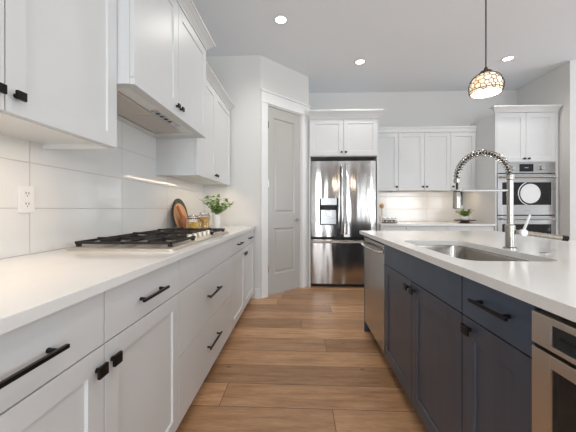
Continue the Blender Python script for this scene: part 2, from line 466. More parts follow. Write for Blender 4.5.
# ================================================================== LEFT RUN
FX = -.573
mL = face_left(FX)
ZB, ZT = .09, .884
def base_box(m, u0, u1, depth, root, mat, face_t=.02, kick=.07):
    B(m).box(u0+.001, u1-.001, -depth, -face_t-.001, ZB, ZT-.001, .001).done('carcass', mat, root)
    B(m).box(u0+.001, u1-.001, -depth, -face_t-kick, .0005, ZB-.0005).done('toe_kick', M['dark'] if mat is not M['white'] else M['white'], root)
def base_two(m, u0, um, u1, depth, root, mat, dm, zs, hl=.19):
    base_box(m, u0, u1, depth, root, mat)
    for a, c in ((u0, um), (um, u1)):
        d = slab(m, a, c, zs, .879, 'drawer', dm, root); handle(m, (a+c)/2, (zs+.867)/2, hl, d)
        d = shaker(m, a, c, ZB, zs, mat, root); knob(m, um + (-.032 if a == u0 else .032), zs-.060, d)
DL = .575
def left_base(u0, um, u1, label):
    t = thing('base_cabinet', label, 'cabinet', (FX, (u0+u1)/2, 0), 'white base cabinets along the left wall')
    base_two(mL, u0, um, u1, DL, t, M['white'], M['white'], .721); return t
left_base(-.72, -.2, .295, 'unseen white base cabinet added behind the camera for reflections, ending the left run')  # added out of view so reflections find a cabinet there
left_base(.295, .808, 1.322, 'white base cabinet with two drawers over two doors, before the cooktop drawers')
t = thing('drawer_cabinet', 'wide white drawer base with plain top panel under the gas cooktop', 'cabinet', (FX, 1.85, 0), 'white base cabinets along the left wall')
base_box(mL, 1.322, 2.375, DL, t, M['white'])
slab(mL, 1.322, 2.375, .721, .879, 'false_front', M['white'], t)
for z0, z1 in ((.41, .721), (ZB, .41)):
    d = slab(mL, 1.322, 2.375, z0, z1, 'drawer', M['white'], t); handle(mL, 1.835, (z0+z1)/2+.012, .25, d)
left_base(2.375, 2.905, 3.475, 'white base cabinet at the far end of the left run, beside the pantry corner')
# worktop
b = B().box(XL+.0005, -.548, -.75, YR-.012, ZT, .914, .003)
tag(b.done('worktop', M['quartz']), 'long white quartz worktop along the left wall under the cooktop', 'countertop')

# upper cabinets
UZ0, UZ1 = 1.40, 2.32
UX = -.863; mU = face_left(UX)
def upper(m, u0, u1, splits, z0, z1, depth, root, knobs, crown_args=None, rail=.062, kz=.058):
    b = B(m).box(u0+.001, u1-.001, -depth, -.021, z0+.02, z1, .001)
    b.box(u0+.001, u0+.019, -depth, -.021, z0, z0+.02).box(u1-.019, u1-.001, -depth, -.021, z0, z0+.02).box(u0+.019, u1-.019, -.039, -.021, z0, z0+.02)
    b.done('carcass', M['white'], root)
    es = [u0]+splits+[u1]
    for i, (a, c) in enumerate(zip(es, es[1:])):
        d = shaker(m, a, c, z0+.002, z1-.004, M['white'], root, rail=rail)
        k = knobs[i]
        if k: knob(m, (c-.03) if k > 0 else (a+.03), z0+kz, d, .03)
    if crown_args: crown(m, u0, u1, z1, *crown_args[:2], root, depth, *crown_args[2:])
DU = UX-XL-.001
t = thing('wall_cabinet', 'large white wall cabinet nearest the camera, left of the range hood', 'cabinet', (UX, .85, UZ0), 'white wall cabinets on the left wall')
upper(mU, .285, 1.305, [.795], UZ0, UZ1, DU, t, [1, -1], (.055, .07, False, False))
t = thing('wall_cabinet', 'narrow white wall cabinet between the range hood and the pantry corner', 'cabinet', (UX, 2.88, UZ0), 'white wall cabinets on the left wall')
upper(mU, 2.34, 3.475, [2.87], UZ0, UZ1, DU, t, [1, -1], (.055, .07, False, False))
# hood cabinet
HX = -.785; mH = face_left(HX); HZ0, HZ1 = 1.71, 2.44
t = thing('hood_cabinet', 'deep white cabinet over the cooktop with built-in range hood below', 'cabinet', (HX, 1.81, HZ0))
hd = HX-XL-.001
b = B(mH); hu0, hu1 = 1.308, 2.338
b.box(hu0, hu1, -hd, -.021, HZ0+.03, HZ1, .001)
b.box(hu0, hu1, -.055, -.021, HZ0, HZ0+.03); b.box(hu0, hu1, -hd, -hd+.05, HZ0, HZ0+.03)
b.box(hu0, hu0+.05, -hd+.05, -.055, HZ0, HZ0+.03); b.box(hu1-.12, hu1, -hd+.05, -.055, HZ0, HZ0+.03)
b.done('carcass', M['white'], t)
for a, c, k in ((hu0, 1.80, 1), (1.80, hu1, -1)):
    d = shaker(mH, a, c, HZ0+.03, HZ1-.003, M['white'], t); knob(mH, (c-.03) if k > 0 else (a+.03), HZ0+.060, d, .03)
B(mH).box(hu0-.0, hu1+.0, -.02, .004, HZ0-.004, HZ0+.029, .002).done('bottom_rail', M['white'], t)
crown(mH, hu0, hu1, HZ1, .062, .075, t, hd)
h = B(mH)
h.box(hu0+.052, hu1-.122, -hd+.052, -.057, HZ0+.012, HZ0+.0295, .002)
h.box(hu0+.052, hu1-.122, -.075, -.057, HZ0+.002, HZ0+.012); h.box(hu0+.052, hu1-.122, -hd+.052, -hd+.066, HZ0+.002, HZ0+.012)
ho = h.done('hood_insert', M['hoodsteel'], t)
for k in range(2):
    w = (hu1-hu0-.20)/2; a = hu0+.066+k*w; f = B(mH)
    f.box(a, a+w-.010, -hd+.072, -.150, HZ0+.006, HZ0+.0118, .0015)
    for q in range(16):
        dd = -hd+.080+q*(hd-.24)/16; f.box(a+.012, a+w-.022, dd, dd+.006, HZ0+.0045, HZ0+.0061)
    f.done('filter', M['filter'], ho)
B(mH).box(hu0+.40, hu1-.30, -.135, -.085, HZ0+.006, HZ0+.0118, .001).done('control_strip', M['bright'], ho)
for k in range(4):
    B(mH).box(hu0+.43+k*.055, hu0+.455+k*.055, -.122, -.100, HZ0+.0042, HZ0+.0059, .0006).done('button', M['gap'], ho)

def strip_light(m, u0, u1, d0, z, label, power, rz):
    b = B(m).box(u0, u1, d0, d0+.022, z-.010, z-.0008, .001); o = b.done('under_cabinet_light', M['plastic'])
    tag(o, label, 'light', 'under-cabinet strip lights')
    B(m).box(u0+.006, u1-.006, d0+.003, d0+.019, z-.0122, z-.0101).done('diffuser', M['strip'], o, root=o)
    c = m((u0+u1)/2, d0+.011, z-.014)
    area('strip_lamp', c, (0, 0, rz), .018, u1-u0-.02, power, (1, .76, .54))
strip_light(mU, .34, 1.24, -.0625, UZ0+.02, 'warm strip light under the large wall cabinet nearest the camera', 3.4, 0)
strip_light(mU, 2.40, 3.40, -.0625, UZ0+.02, 'warm strip light under the far left wall cabinet, above the jars', 2.6, 0)

# wall outlet
t = thing('wall_outlet', 'white double power outlet on the tiled wall beside the cooktop', 'outlet', (XL+.0105, 1.2015, 1.10))
mO = face_left(XL+.0102)
B(mO).box(1.165, 1.238, .0005, .007, 1.100, 1.218, .002).done('plate', M['plastic'], t)
for z in (1.136, 1.182):
    s_ = B(mO).box(1.185, 1.218, .0072, .0085, z-.016, z+.016, .0004).done('socket', M['plastic'], t)
    hb = B(mO)
    for u in (1.195, 1.208): hb.box(u-.0015, u+.0015, .0086, .0090, z-.001, z+.009)
    hb.tube([(1.2015, .0086, z-.008), (1.2015, .0090, z-.008)], .0025, 8)
    hb.done('slots', M['dark'], s_)

# ------------------------------------------------------------------ cooktop
CY0, CY1, CX0, CX1, CZ = 1.325, 2.375, -1.135, -.605, .9142
t = thing('gas_cooktop', 'stainless gas cooktop with black cast iron grates on the white worktop', 'cooktop', ((CX0+CX1)/2, (CY0+CY1)/2, CZ))
b = B(); b.loft([[(x, y, CZ) for x, y in rrect(CX0, CX1, CY0, CY1, .015)], [(x, y, CZ+.012) for x, y in rrect(CX0, CX1, CY0, CY1, .015)],
        [(x, y, CZ+.017) for x, y in rrect(CX0+.01, CX1-.01, CY0+.01, CY1-.01, .012)]])
b.done('steel_top', M['cooksteel'], t)
cz = CZ+.0172; yc = (CY0+CY1)/2
for x, y, r in ((-1.02, CY0+.19, .042), (-.76, CY0+.19, .036), (-.93, yc, .058), (-1.02, CY1-.19, .042), (-.76, CY1-.19, .036)):
    B().lathe((x, y, cz), [(r, 0), (r*1.05, .006), (r*.9, .009), (r*.6, .010)], 24).done('burner', M['bright'], t, True)
    B().lathe((x, y, cz+.0102), [(r*.8, 0), (r*.8, .005), (r*.6, .007)], 24).done('burner_cap', M['iron'], t, True)
gz = cz+.012
gw = (CY1-CY0-.06)/3
for k in range(3):
    y0 = CY0+.030+k*gw+.004; y1 = y0+gw-.008
    x0, x1 = CX0+.02, (CX1-.022 if k != 1 else CX1-.125); b = B(); w = .0045; e = .0015
    for x in (x0+w, x1-w): b.box(x-w, x+w, y0, y1, gz, gz+.013, e)
    for y in (y0+w, y1-w): b.box(x0, x1, y-w, y+w, gz, gz+.013, e)
    ym = (y0+y1)/2; cs = [(x0+(x1-x0)*.27, ym), (x0+(x1-x0)*.76, ym)] if k != 1 else [((x0+x1)/2, ym)]
    b.box(x0, x1, ym-.004, ym+.004, gz+.004, gz+.019, .0015)
    for cx, cy in cs:
        b.box(cx-.004, cx+.004, y0, y1, gz+.004, gz+.021, .0015)
    b.box((x0+x1)/2-.005, (x0+x1)/2+.005, y0, y1, gz, gz+.012, .0015)
    for x in (x0+.012, x1-.012):
        for y in (y0+.012, y1-.012): b.box(x-.009, x+.009, y-.009, y+.009, cz+.0003, gz+.0005, .001)
    b.done('grate', M['iron'], t)
for k in range(5):
    y = yc-.17+k*.085
    B().lathe((CX1-.06, y, cz), [(.022, 0), (.022, .004), (.0175, .006), (.016, .030), (.0135, .033)], 20).done('knob', M['cream'], t, True)

# ------------------------------------------------------------------ things on the left worktop
TZ = .9145
def lean(name, poly, thick, x, y, ang, spin, mat, label, cat, group=None):
    """flat board: outline poly in (y,z), leaned back against the left wall"""
    b = B(); n = len(poly); e = .002
    def ring(d, ins):
        cyy = sum(p[0] for p in poly)/n; czz = sum(p[1] for p in poly)/n
        return [(d, p[0]-(p[0]-cyy)*ins, p[1]-(p[1]-czz)*ins) for p in poly]
    b.loft([ring(0, .02), ring(e, 0), ring(thick-e, 0), ring(thick, .02)])
    o = b.done(name, mat, root=None)
    # put origin at board base: mesh already centred; rotate about it
    o.rotation_euler = (R(spin), R(-ang), 0); o.location = (x, y, TZ)
    return tag(o, label, cat, group)
def settle(o, zt):
    """drop a leaning thing so that its lowest vertex touches zt"""
    bpy.context.view_layer.update()
    lo = min((o.matrix_world @ v.co).z for v in o.data.vertices); o.location.z += zt-lo
def circ(r, cz_, n=40): return [(r*math.cos(2*math.pi*i/n), cz_+r*math.sin(2*math.pi*i/n)) for i in range(n)]
o = lean('serving_board', circ(.155, .155), .014, -1.15, 2.755, 10, 0, M['boardblack'], 'round black serving board leaning on the tiled wall behind the wooden boards', 'board'); settle(o, TZ)
def paddle_outline(w, hb, ht):
    pts = []
    for i in range(17):
        a = math.pi+math.pi*i/16; pts.append((w*math.cos(a), hb*.42+hb*.42*math.sin(a)))
    for i in range(9):
        a = math.pi*.5*i/8*.78; pts.append((w*math.cos(a), hb*.5+hb*.5*math.sin(a)))
    pts += [(.018, hb*1.02), (.017, ht-.02)]
    for i in range(7):
        a = math.pi*i/6; pts.append((.02*math.cos(a), ht-.02+.02*math.sin(a)))
    pts += [(-.017, ht-.02), (-.018, hb*1.02)]
    for i in range(9):
        a = math.pi*.5*(8-i)/8*.78; pts.append((-w*math.cos(a), hb*.5+hb*.5*math.sin(a)))
    return pts
o = lean('cutting_board', circ(.130, .130), .016, -1.10, 2.66, 12, 8, M['acacia'], 'round tan wooden board in front of the black serving board', 'board', 'wooden boards leaning by the cooktop'); settle(o, TZ)
o = lean('paddle_board', paddle_outline(.062, .15, .25), .014, -1.052, 2.61, 14, 22, M['paddle'], 'reddish wooden paddle board tilted in front of the round tan board', 'board', 'wooden boards leaning by the cooktop'); settle(o, TZ)
def jar(x, y, r, hgt, fill, label):
    t = thing('storage_jar', label, 'jar', (x, y, TZ), 'glass pasta jars by the cooktop')
    B().lathe((x, y, TZ), [(r*.9, 0), (r, .008), (r, hgt*.78), (r*.8, hgt*.9), (r*.8, hgt), (r*.8-.003, hgt), (r*.8-.003, hgt*.9), (r-.0035, hgt*.78), (r-.0035, .01), (r*.85, .005)], 32).done('glass_body', M['clear'], t, True)
    B().lathe((x, y, TZ+.0075), [(r*.82, 0), (r-.006, .005), (r-.006, fill*.9), (r*.7, fill), (r*.2, fill*1.04)], 28).done('pasta', M['pasta'], t, True)
    B().lathe((x, y, TZ+hgt+.0005), [(r*.82, 0), (r*.84, .008), (r*.7, .018), (r*.3, .022)], 28).done('lid', M['clear'], t, True)
    q = B().tube([(x+r*.83*math.cos(a), y+r*.83*math.sin(a), TZ+hgt*.93) for a in [2*math.pi*i/24 for i in range(25)]], .003, 6)
    q.tube([(x+r*.85, y-.01, TZ+hgt*.93), (x+r*1.06, y-.01, TZ+hgt*.85), (x+r*1.03, y-.005, TZ+hgt*.7)], .003, 6)
    q.done('clamp', M['bronze'], t, True)
jar(-.95, 2.49, .066, .128, .078, 'wide glass clamp jar of yellow pasta beside the wooden boards')
jar(-.945, 2.76, .058, .155, .115, 'taller glass jar of yellow pasta beside the white plant pot')
random.seed(7)
def leaf(b, p, d, n, L, w):
    d = d.normalized(); s_ = d.cross(n).normalized(); n = s_.cross(d).normalized()
    pts = [p, p+d*L*.3+s_*w*.8+n*L*.05, p+d*L*.62+s_*w*.75+n*L*.06, p+d*L-n*L*.08, p+d*L*.62-s_*w*.75+n*L*.06, p+d*L*.3-s_*w*.8+n*L*.05, p+d*L*.5-n*L*.02]
    v = [b.bm.verts.new(q) for q in pts]
    for f in ((0, 1, 6), (1, 2, 6), (2, 3, 6), (3, 4, 6), (4, 5, 6), (5, 0, 6)): b.bm.faces.new([v[i] for i in f])
def plant(root, c, stems, spread, hgt, L, per, seed):
    rnd = random.Random(seed); st = B(); lf = B()
    for k in range(stems):
        a = 2*math.pi*k/stems+rnd.uniform(-.3, .3); out = spread*rnd.uniform(.35, 1.0); h = hgt*rnd.uniform(.55, 1.0)*(1.12-.35*out/spread)
        P = [Vector((c[0]+math.cos(a)*out*t_**1.3, c[1]+math.sin(a)*out*t_**1.3, c[2]+h*t_)) for t_ in [i/8 for i in range(9)]]
        st.tube(P, [.0022-.0014*i/8 for i in range(9)], 5)
        for q in range(per):
            i = min(8, 2+int(q*6.6/per)); az = rnd.uniform(0, 2*math.pi)
            d = Vector((math.cos(az), math.sin(az), rnd.uniform(-.1, .8)))
            leaf(lf, P[i], d, Vector((rnd.uniform(-.4, .4), rnd.uniform(-.4, .4), 1)), L*rnd.uniform(.7, 1.15), L*.34)
    st.done('stems', M['leaf'], root); return lf.done('foliage', M['leaf'], root)
t = thing('potted_plant', 'leafy green plant in a white pot at the far end of the left worktop', 'plant', (-.885, 2.98, TZ))
B().lathe((-.885, 2.98, TZ), [(.034, 0), (.038, .004), (.047, .13), (.048, .145), (.044, .145), (.042, .125), (.02, .125)], 28).done('pot', M['ceramic'], t, True)
B().lathe((-.885, 2.98, TZ+.1255), [(.041, 0), (.036, .006)], 20).done('soil', M['soil'], t)
plant(t, (-.885, 2.98, TZ+.125), 30, .225, .262, .050, 10, 3)

# ================================================================== FRIDGE AND ITS CABINET
FY = 4.05
t = thing('refrigerator', 'stainless steel french-door refrigerator with ice dispenser beside the pantry door', 'refrigerator', (.61, 4.35, 0))
B().box(.162, 1.060, FY+.075, YB-.03, .02, 1.775, .004).done('body', M['gap'], t)
B().box(.18, 1.04, FY+.085, FY+.5, .001, .0195).done('feet', M['dark'], t)
mF = face_back(FY)
def bowed(u0, u1, z0, z1, t0=.07, bow=.012, cut=None):
    """door with a gently bowed front; cut leaves a rectangular hole through it"""
    b = B(mF); us = sorted({u0, u1, *(u0+(u1-u0)*i/14 for i in range(15)), *((cut[0], cut[1]) if cut else ())})
    zs = sorted({z0, z1, *((cut[2], cut[3]) if cut else ())})
    dd = lambda u: -bow*((2*(u-u0)/(u1-u0)-1)**4)
    gr = {(u, z): b.bm.verts.new(mF(u, dd(u), z)) for u in us for z in zs}; bk = {(u, z): b.bm.verts.new(mF(u, -t0, z)) for u in us for z in zs}
    def hole(a, c): return cut and cut[0]-1e-6 <= us[a] < cut[1]-1e-6 and cut[2]-1e-6 <= zs[c] < cut[3]-1e-6
    for a in range(len(us)-1):
        for c in range(len(zs)-1):
            k = [(us[a], zs[c]), (us[a+1], zs[c]), (us[a+1], zs[c+1]), (us[a], zs[c+1])]
            if not hole(a, c): b.bm.faces.new([gr[i] for i in k])
            b.bm.faces.new([bk[i] for i in k])
    for a in range(len(us)-1):
        for z in (z0, z1): b.bm.faces.new([gr[us[a], z], gr[us[a+1], z], bk[us[a+1], z], bk[us[a], z]])
    for c in range(len(zs)-1):
        for u in (u0, u1): b.bm.faces.new([gr[u, zs[c]], gr[u, zs[c+1]], bk[u, zs[c+1]], bk[u, zs[c]]])
    return b
def bar(b, pts, w): b.tube(pts, w, 10); return b
dc = (.272, .538, .89, 1.275)
d = bowed(.157, .6185, .722, 1.80, cut=dc).done('door', M['fridge'], t, True)
h = B(mF); bar(h, [(.590, -.006, .76), (.590, .035, .80), (.592, .045, 1.25), (.590, .035, 1.70), (.590, -.006, 1.75)], .013); h.done('handle', M['bright'], d, True)
q = B(mF); a0, a1, c0, c1 = dc
q.box(a0+.001, a1-.001, -.068, -.064, c0+.001, c1-.001); q.box(a0+.001, a0+.022, -.064, .004, c0+.001, c1-.001, .002); q.box(a1-.022, a1-.001, -.064, .004, c0+.001, c1-.001, .002)
q.box(a0+.022, a1-.022, -.064, .004, c0+.001, c0+.012); dd_ = q.done('dispenser', M['gap'], d)
B(mF).box(a0+.0225, a1-.0225, -.063, .006, c1-.10, c1-.002, .002).done('control_panel', M['steel_x'], dd_)
B(mF).loft([[(a0+.03, -.02, c1-.1005), (a1-.03, -.02, c1-.1005), (a1-.03, -.02, c1-.125), (a1-.08, -.02, c1-.165), (a0+.08, -.02, c1-.165), (a0+.03, -.02, c1-.125)],
            [(a0+.03, .003, c1-.1005), (a1-.03, .003, c1-.1005), (a1-.03, .003, c1-.125), (a1-.08, .003, c1-.165), (a0+.08, .003, c1-.165), (a0+.03, .003, c1-.125)]]).done('nozzle_cover', M['gap'], dd_)
B(mF).box(a0+.0225, a1-.0225, -.0635, -.058, c0+.0125, c1-.170).done('back_plate', M['steel_x'], dd_)
B(mF).box(a0+.10, a1-.10, -.055, -.030, c0+.13, c1-.18, .003).done('paddle', M['bright'], dd_)
d = bowed(.6225, 1.066, .722, 1.80).done('door', M['fridge'], t, True)
h = B(mF); bar(h, [(.651, -.006, .76), (.651, .035, .80), (.649, .045, 1.25), (.651, .035, 1.70), (.651, -.006, 1.75)], .013); h.done('handle', M['bright'], d, True)
B(mF).box(.91, 1.0, -.0045, .0006, 1.770, 1.778).done('logo', M['label'], d)
d = bowed(.157, 1.066, .058, .685).done('freezer_drawer', M['fridge'], t, True)
h = B(mF); bar(h, [(.17, -.006, .655), (.185, .040, .655), (.612, .052, .650), (1.04, .040, .655), (1.053, -.006, .655)], .016); h.done('handle', M['bright'], d, True)

t = thing('fridge_cabinet', 'white two-door cabinet above the refrigerator with side panels to the floor', 'cabinet', (.62, 4.4, 0))
mK = face_back(4.06)
B(mK).box(.129, 1.105, -(YB-4.06)+.001, -.021, 1.87, 2.40, .001).done('carcass', M['white'], t)
B().box(.1275, .148, 4.07, YB-.001, .0005, 1.869, .001).done('side_panel', M['white'], t)
B().box(1.085, 1.115, 4.07, YB-.001, .0005, 1.869, .001).done('side_panel', M['white'], t)
for a, c, k in ((.135, .615, 1), (.615, 1.095, -1)):
    d = shaker(mK, a, c, 1.875, 2.398, M['white'], t, rail=.065); knob(mK, (c-.03) if k > 0 else (a+.03), 1.925, d, .028)
crown(mK, .1275, 1.105, 2.40, .062, .115, t, .3, False, True)

# ================================================================== FAR RUN
KY = 4.0; mB = face_back(KY)
def back_base(u0, u1, label):
    t = thing('base_cabinet', label, 'cabinet', ((u0+u1)/2, KY, 0), 'white base cabinets along the far wall')
    dp = YB-KY-.002
    base_box(mB, u0, u1, dp, t, M['white'])
    d = slab(mB, u0, u1, .735, .879, 'drawer', M['white'], t); handle(mB, (u0+u1)/2, .80, .14, d)
    d = shaker(mB, u0, u1, ZB, .735, M['white'], t); knob(mB, u1-.032, .685, d)
back_base(1.118, 1.47, 'white base cabinet under the far worktop, next to the refrigerator')
back_base(1.47, 2.03, 'widest white base cabinet in the middle of the far worktop')
back_base(2.03, 2.34, 'white base cabinet under the small plant on the far worktop')
back_base(2.34, 2.648, 'white base cabinet under the far worktop, next to the double oven')
tag(B().box(1.1165, 2.6495, 3.975, YB-.0005, ZT, .914, .003).done('worktop', M['quartz']), 'white quartz worktop along the far wall between refrigerator and oven', 'countertop')
mV = face_back(4.40); dp = YB-4.40-.001
def back_upper(u0, u1, sp, kn, label):
    t = thing('wall_cabinet', label, 'cabinet', ((u0+u1)/2, 4.4, UZ0), 'white wall cabinets on the far wall')
    upper(mV, u0, u1, sp, UZ0, 2.285, dp, t, kn, (.02, .085, False, False), rail=.06)
back_upper(1.118, 1.498, [], [1], 'single-door white wall cabinet next to the refrigerator')
back_upper(1.498, 2.278, [1.888], [1, -1], 'double-door white wall cabinet in the middle of the far wall')
back_upper(2.278, 2.648, [], [-1], 'single-door white wall cabinet next to the double oven')
strip_light(mV, 1.2, 2.58, -.0625, UZ0+.02, 'warm strip light under the far wall cabinets', 3.2, R(90))
# oven tower
OY = 3.98; mT = face_back(OY)
t = thing('oven_cabinet', 'tall white cabinet with two doors housing the double oven', 'cabinet', (3.06, OY, 0))
b = B(mT); od = YB-OY-.002
b.box(2.6505, 2.672, -od, -.0005, .0005, 2.43, .001); b.box(3.438, 3.478, -od, -.0005, .0005, 2.43, .001)
b.box(2.672, 3.438, -od, -.021, 1.752, 2.43); b.box(2.672, 3.438, -od, -.64, .1, 1.752); b.box(2.672, 3.438, -od, -.09, .0005, .30)
b.done('carcass', M['white'], t)
for a, c, k in ((2.672, 3.055, 1), (3.055, 3.438, -1)):
    d = shaker(mT, a, c, 1.757, 2.425, M['white'], t, rail=.065); knob(mT, (c-.03) if k > 0 else (a+.03), 1.80, d, .028)
d = slab(mT, 2.672, 3.438, .10, .30, 'drawer', M['white'], t); handle(mT, 3.055, .2, .2, d)
crown(mT, 2.6505, 3.478, 2.43, .062, .075, t, .02, True, False)
t = thing('double_oven', 'stainless steel double wall oven with digital display in the tall white cabinet', 'oven', (3.055, OY, .3))
o0, o1 = 2.676, 3.434
B(mT).box(o0+.01, o1-.01, -.62, -.03, .305, 1.745).done('body', M['gap'], t)
b = B(mT).box(o0, o1, -.029, .006, 1.605, 1.748, .003); pn = b.done('control_panel', M['steel_x'], t)
B(mT).box(2.963, 3.146, .0065, .008, 1.625, 1.728, .0005).done('display', M['oven_glass'], pn)
B(mT).box(3.03, 3.08, .0082, .0086, 1.672, 1.684).done('digits', simple('dim_display_digits', (.25, .3, .34), .4), pn)
for u in (2.875, 3.25):
    B(mT).tube([(u, .0065, 1.672), (u, .012, 1.672), (u, .034, 1.672)], [.034, .027, .024], 20).done('knob', M['bright'], pn, True)
def oven_door(z0, z1):
    b = B(mT); w0, w1, y0, y1 = 2.734, 3.378, z0+.135, z1-.112
    b.box(o0, w0, -.029, .012, z0, z1, .002); b.box(w1, o1, -.029, .012, z0, z1, .002)
    b.box(w0, w1, -.029, .012, z0, y0, .002); b.box(w0, w1, -.029, .012, y1, z1, .002)
    d = b.done('oven_door', M['steel_x'], t)
    B(mT).box(w0+.0005, w1-.0005, -.028, .006, y0+.0005, y1-.0005).done('window', M['oven_glass'], d)
    h = B(mT).tube([(o0+.03, .055, z1-.04), (o1-.03, .055, z1-.04)], .014, 12)
    for u in (o0+.06, o1-.06): h.tube([(u, .0125, z1-.04), (u, .05, z1-.04)], .010, 10)
    h.done('handle', M['bright'], d, True)
    B(mT).box(3.02, 3.10, .0122, .0128, z0+.05, z0+.058).done('logo', M['label'], d)
    return d
d1 = oven_door(1.04, 1.592)
b = B(mT)
b.tube([(3.105, .0065, 1.328), (3.105, .010, 1.328)], .132, 36)
b.done('fan_ring', M['grille'], d1, True)
b = B(mT); rr = [(3.105+.158*math.cos(R(a)), .0085, 1.328+.158*math.sin(R(a))) for a in range(110, 260, 8)]
b.tube(rr, .006, 6); b.done('fan_guard', M['grille'], d1)
oven_door(.475, 1.026)

# small things on the far worktop
FZ = .9145
rk = thing('spice_tray', 'small dark wire tray holding jars near the refrigerator', 'tray', (1.33, 4.3, FZ))
B().box(1.235, 1.43, 4.25, 4.35, FZ, FZ+.012, .002).done('base', M['darkwood'], rk)
b = B()
for z in (.03, .062): b.tube([(1.24, 4.255, FZ+z), (1.425, 4.255, FZ+z), (1.425, 4.345, FZ+z), (1.24, 4.345, FZ+z), (1.24, 4.255, FZ+z)], .0025, 6)
for x, y in ((1.24, 4.255), (1.425, 4.255), (1.24, 4.345), (1.425, 4.345)): b.tube([(x, y, FZ+.0125), (x, y, FZ+.064)], .0025, 6)
b.done('rail', M['bronze'], rk)
def cup(x, y, label, dark):
    t = thing('glass_cup', label, 'jar', (x, y, FZ+.0122), 'small jars in the wire tray')
    z = FZ+.0124
    B().lathe((x, y, z), [(.022, 0), (.024, .004), (.024, .072), (.021, .072), (.021, .006), (.01, .005)], 20).done('glass_body', M['clear'], t, True)
    B().lathe((x, y, z+.0065), [(.019, 0), (.0195, .026), (.005, .028)], 18).done('contents', dark, t, True)
cup(1.272, 4.3, 'small glass jar of dark spice at the refrigerator end of the tray', M['darkwood'])
cup(1.333, 4.3, 'small glass jar of dark spice in the middle of the tray', M['darkwood'])
cup(1.394, 4.3, 'small glass jar at the tray end away from the refrigerator', M['soil'])
t = thing('wooden_spoon', 'round-headed pale wooden spoon standing in a white crock by the refrigerator', 'spoon', (1.29, 4.55, FZ+.008))
B().tube([(1.29, 4.55, FZ+.008), (1.29, 4.55, FZ+.21)], [.006, .005], 8).done('stick', M['copper'], t, True)
B().lathe((1.29, 4.55, FZ+.2105), [(.004, 0), (.026, .012), (.036, .04), (.034, .056), (.022, .074), (.005, .08)], 20).done('bowl', M['copper'], t, True)
tag(B().lathe((1.29, 4.55, FZ), [(.036, 0), (.04, .006), (.042, .10), (.038, .10), (.036, .007), (.01, .0065)], 24).done('utensil_crock', M['ceramic'], None, True), 'small white crock behind the spice tray by the refrigerator', 'crock')
sx, sy = 2.44, 4.32
t = thing('cake_stand', 'low dark wooden stand under the small plant on the far worktop', 'stand', (sx, sy, FZ))
B().lathe((sx, sy, FZ), [(.085, 0), (.085, .006), (.06, .012), (.055, .022), (.06, .028)], 28).done('foot', M['darkwood'], t, True)
B().lathe((sx, sy, FZ+.0285), [(.10, 0), (.142, .004), (.142, .014), (.13, .016)], 36).done('plate', M['darkwood'], t, True)
t = thing('potted_plant', 'small bushy green plant on the dark wooden stand by the far wall', 'plant', (sx, sy, FZ+.045))
B().lathe((sx, sy, FZ+.045), [(.05, 0), (.062, .006), (.07, .05), (.066, .05), (.06, .042), (.02, .042)], 24).done('pot', M['ceramic'], t, True)
B().lathe((sx, sy, FZ+.0875), [(.058, 0), (.04, .004)], 18).done('soil', M['soil'], t)
plant(t, (sx, sy, FZ+.088), 20, .14, .14, .05, 7, 11)

# ================================================================== ISLAND
IX = .586; mI = face_island(IX); ID = 1.0
IY1 = 2.70
def island_root(name, label, u0, u1): return thing(name, label, 'cabinet', (IX, (u0+u1)/2, 0), 'navy cabinets of the island')
t = island_root('sink_cabinet', 'navy sink cabinet with two doors and a plain front under the sink', 1.057, 2.010)
b = B(mI); u0, u1, dpt = 1.057, 2.010, .62
b.box(u0+.001, u0+.02, -dpt, -.021, ZB, ZT-.001); b.box(u1-.02, u1-.001, -dpt, -.021, ZB, ZT-.001); b.box(u0+.02, u1-.02, -dpt, -.021, ZB, ZB+.02)
b.box(u0+.02, u1-.02, -dpt, -dpt+.012, ZB+.02, ZT-.001); b.box(u0+.02, u1-.02, -.035, -.021, .70, ZT-.001)
b.done('carcass', M['navy'], t)
B(mI).box(u0+.001, u1-.001, -dpt, -.09, .0005, ZB-.0005).done('toe_kick', M['navy'], t)
slab(mI, u0, u1, .737, .876, 'false_front', M['navy_h'], t)
for a, c, k in ((u0, 1.525, 1), (1.525, u1, -1)):
    d = shaker(mI, a, c, ZB, .737, M['navy'], t, rail=.068, rec=.007); knob(mI, (c-.04) if k > 0 else (a+.04), .695, d)
t = island_root('drawer_cabinet', 'narrow navy cabinet with one drawer over one door beside the steel appliance', .734, 1.055)
base_box(mI, .734, 1.055, .62, t, M['navy'])
d = slab(mI, .734, 1.055, .737, .876, 'drawer', M['navy_h'], t); handle(mI, .882, .815, .172, d)
d = shaker(mI, .734, 1.055, ZB, .737, M['navy'], t, rail=.068, rec=.007); knob(mI, 1.055-.05, .700, d)
# dishwasher
t = thing('dishwasher', 'stainless steel dishwasher with curved bar handle at the far end of the island', 'dishwasher', (IX, 2.315, 0))
B(mI).box(2.016, 2.612, -.60, -.03, .10, .875).done('body', M['gap'], t)
B(mI).box(2.02, 2.608, -.60, -.07, .0005, .0995).done('toe_kick', M['gap'], t)
dd_ = B(mI).box(2.017, 2.611, -.029, 0, .102, .862, .004).done('door', M['steel'], t)
h = B(mI).tube([(2.035, .0005, .812), (2.045, .028, .812), (2.12, .045, .812), (2.314, .052, .812), (2.51, .045, .812), (2.583, .028, .812), (2.593, .0005, .812)], .0105, 10)
h.done('handle', M['bright'], dd_, True)
# panels closing the island
t = island_root('island_panel', 'navy end panel and back of the island beside the dishwasher', .05, 2.7)
B(mI).box(2.615, 2.640, -ID, -.0, .0005, ZT-.001, .002).done('end_panel', M['navy'], t)
B(mI).box(.08, 2.614, -ID, -ID+.02, .0005, ZT-.001, .001).done('back_panel', M['navy'], t)
B(mI).box(.09, .115, -ID+.021, -.0, .0005, ZT-.001, .002).done('end_panel', M['navy'], t)
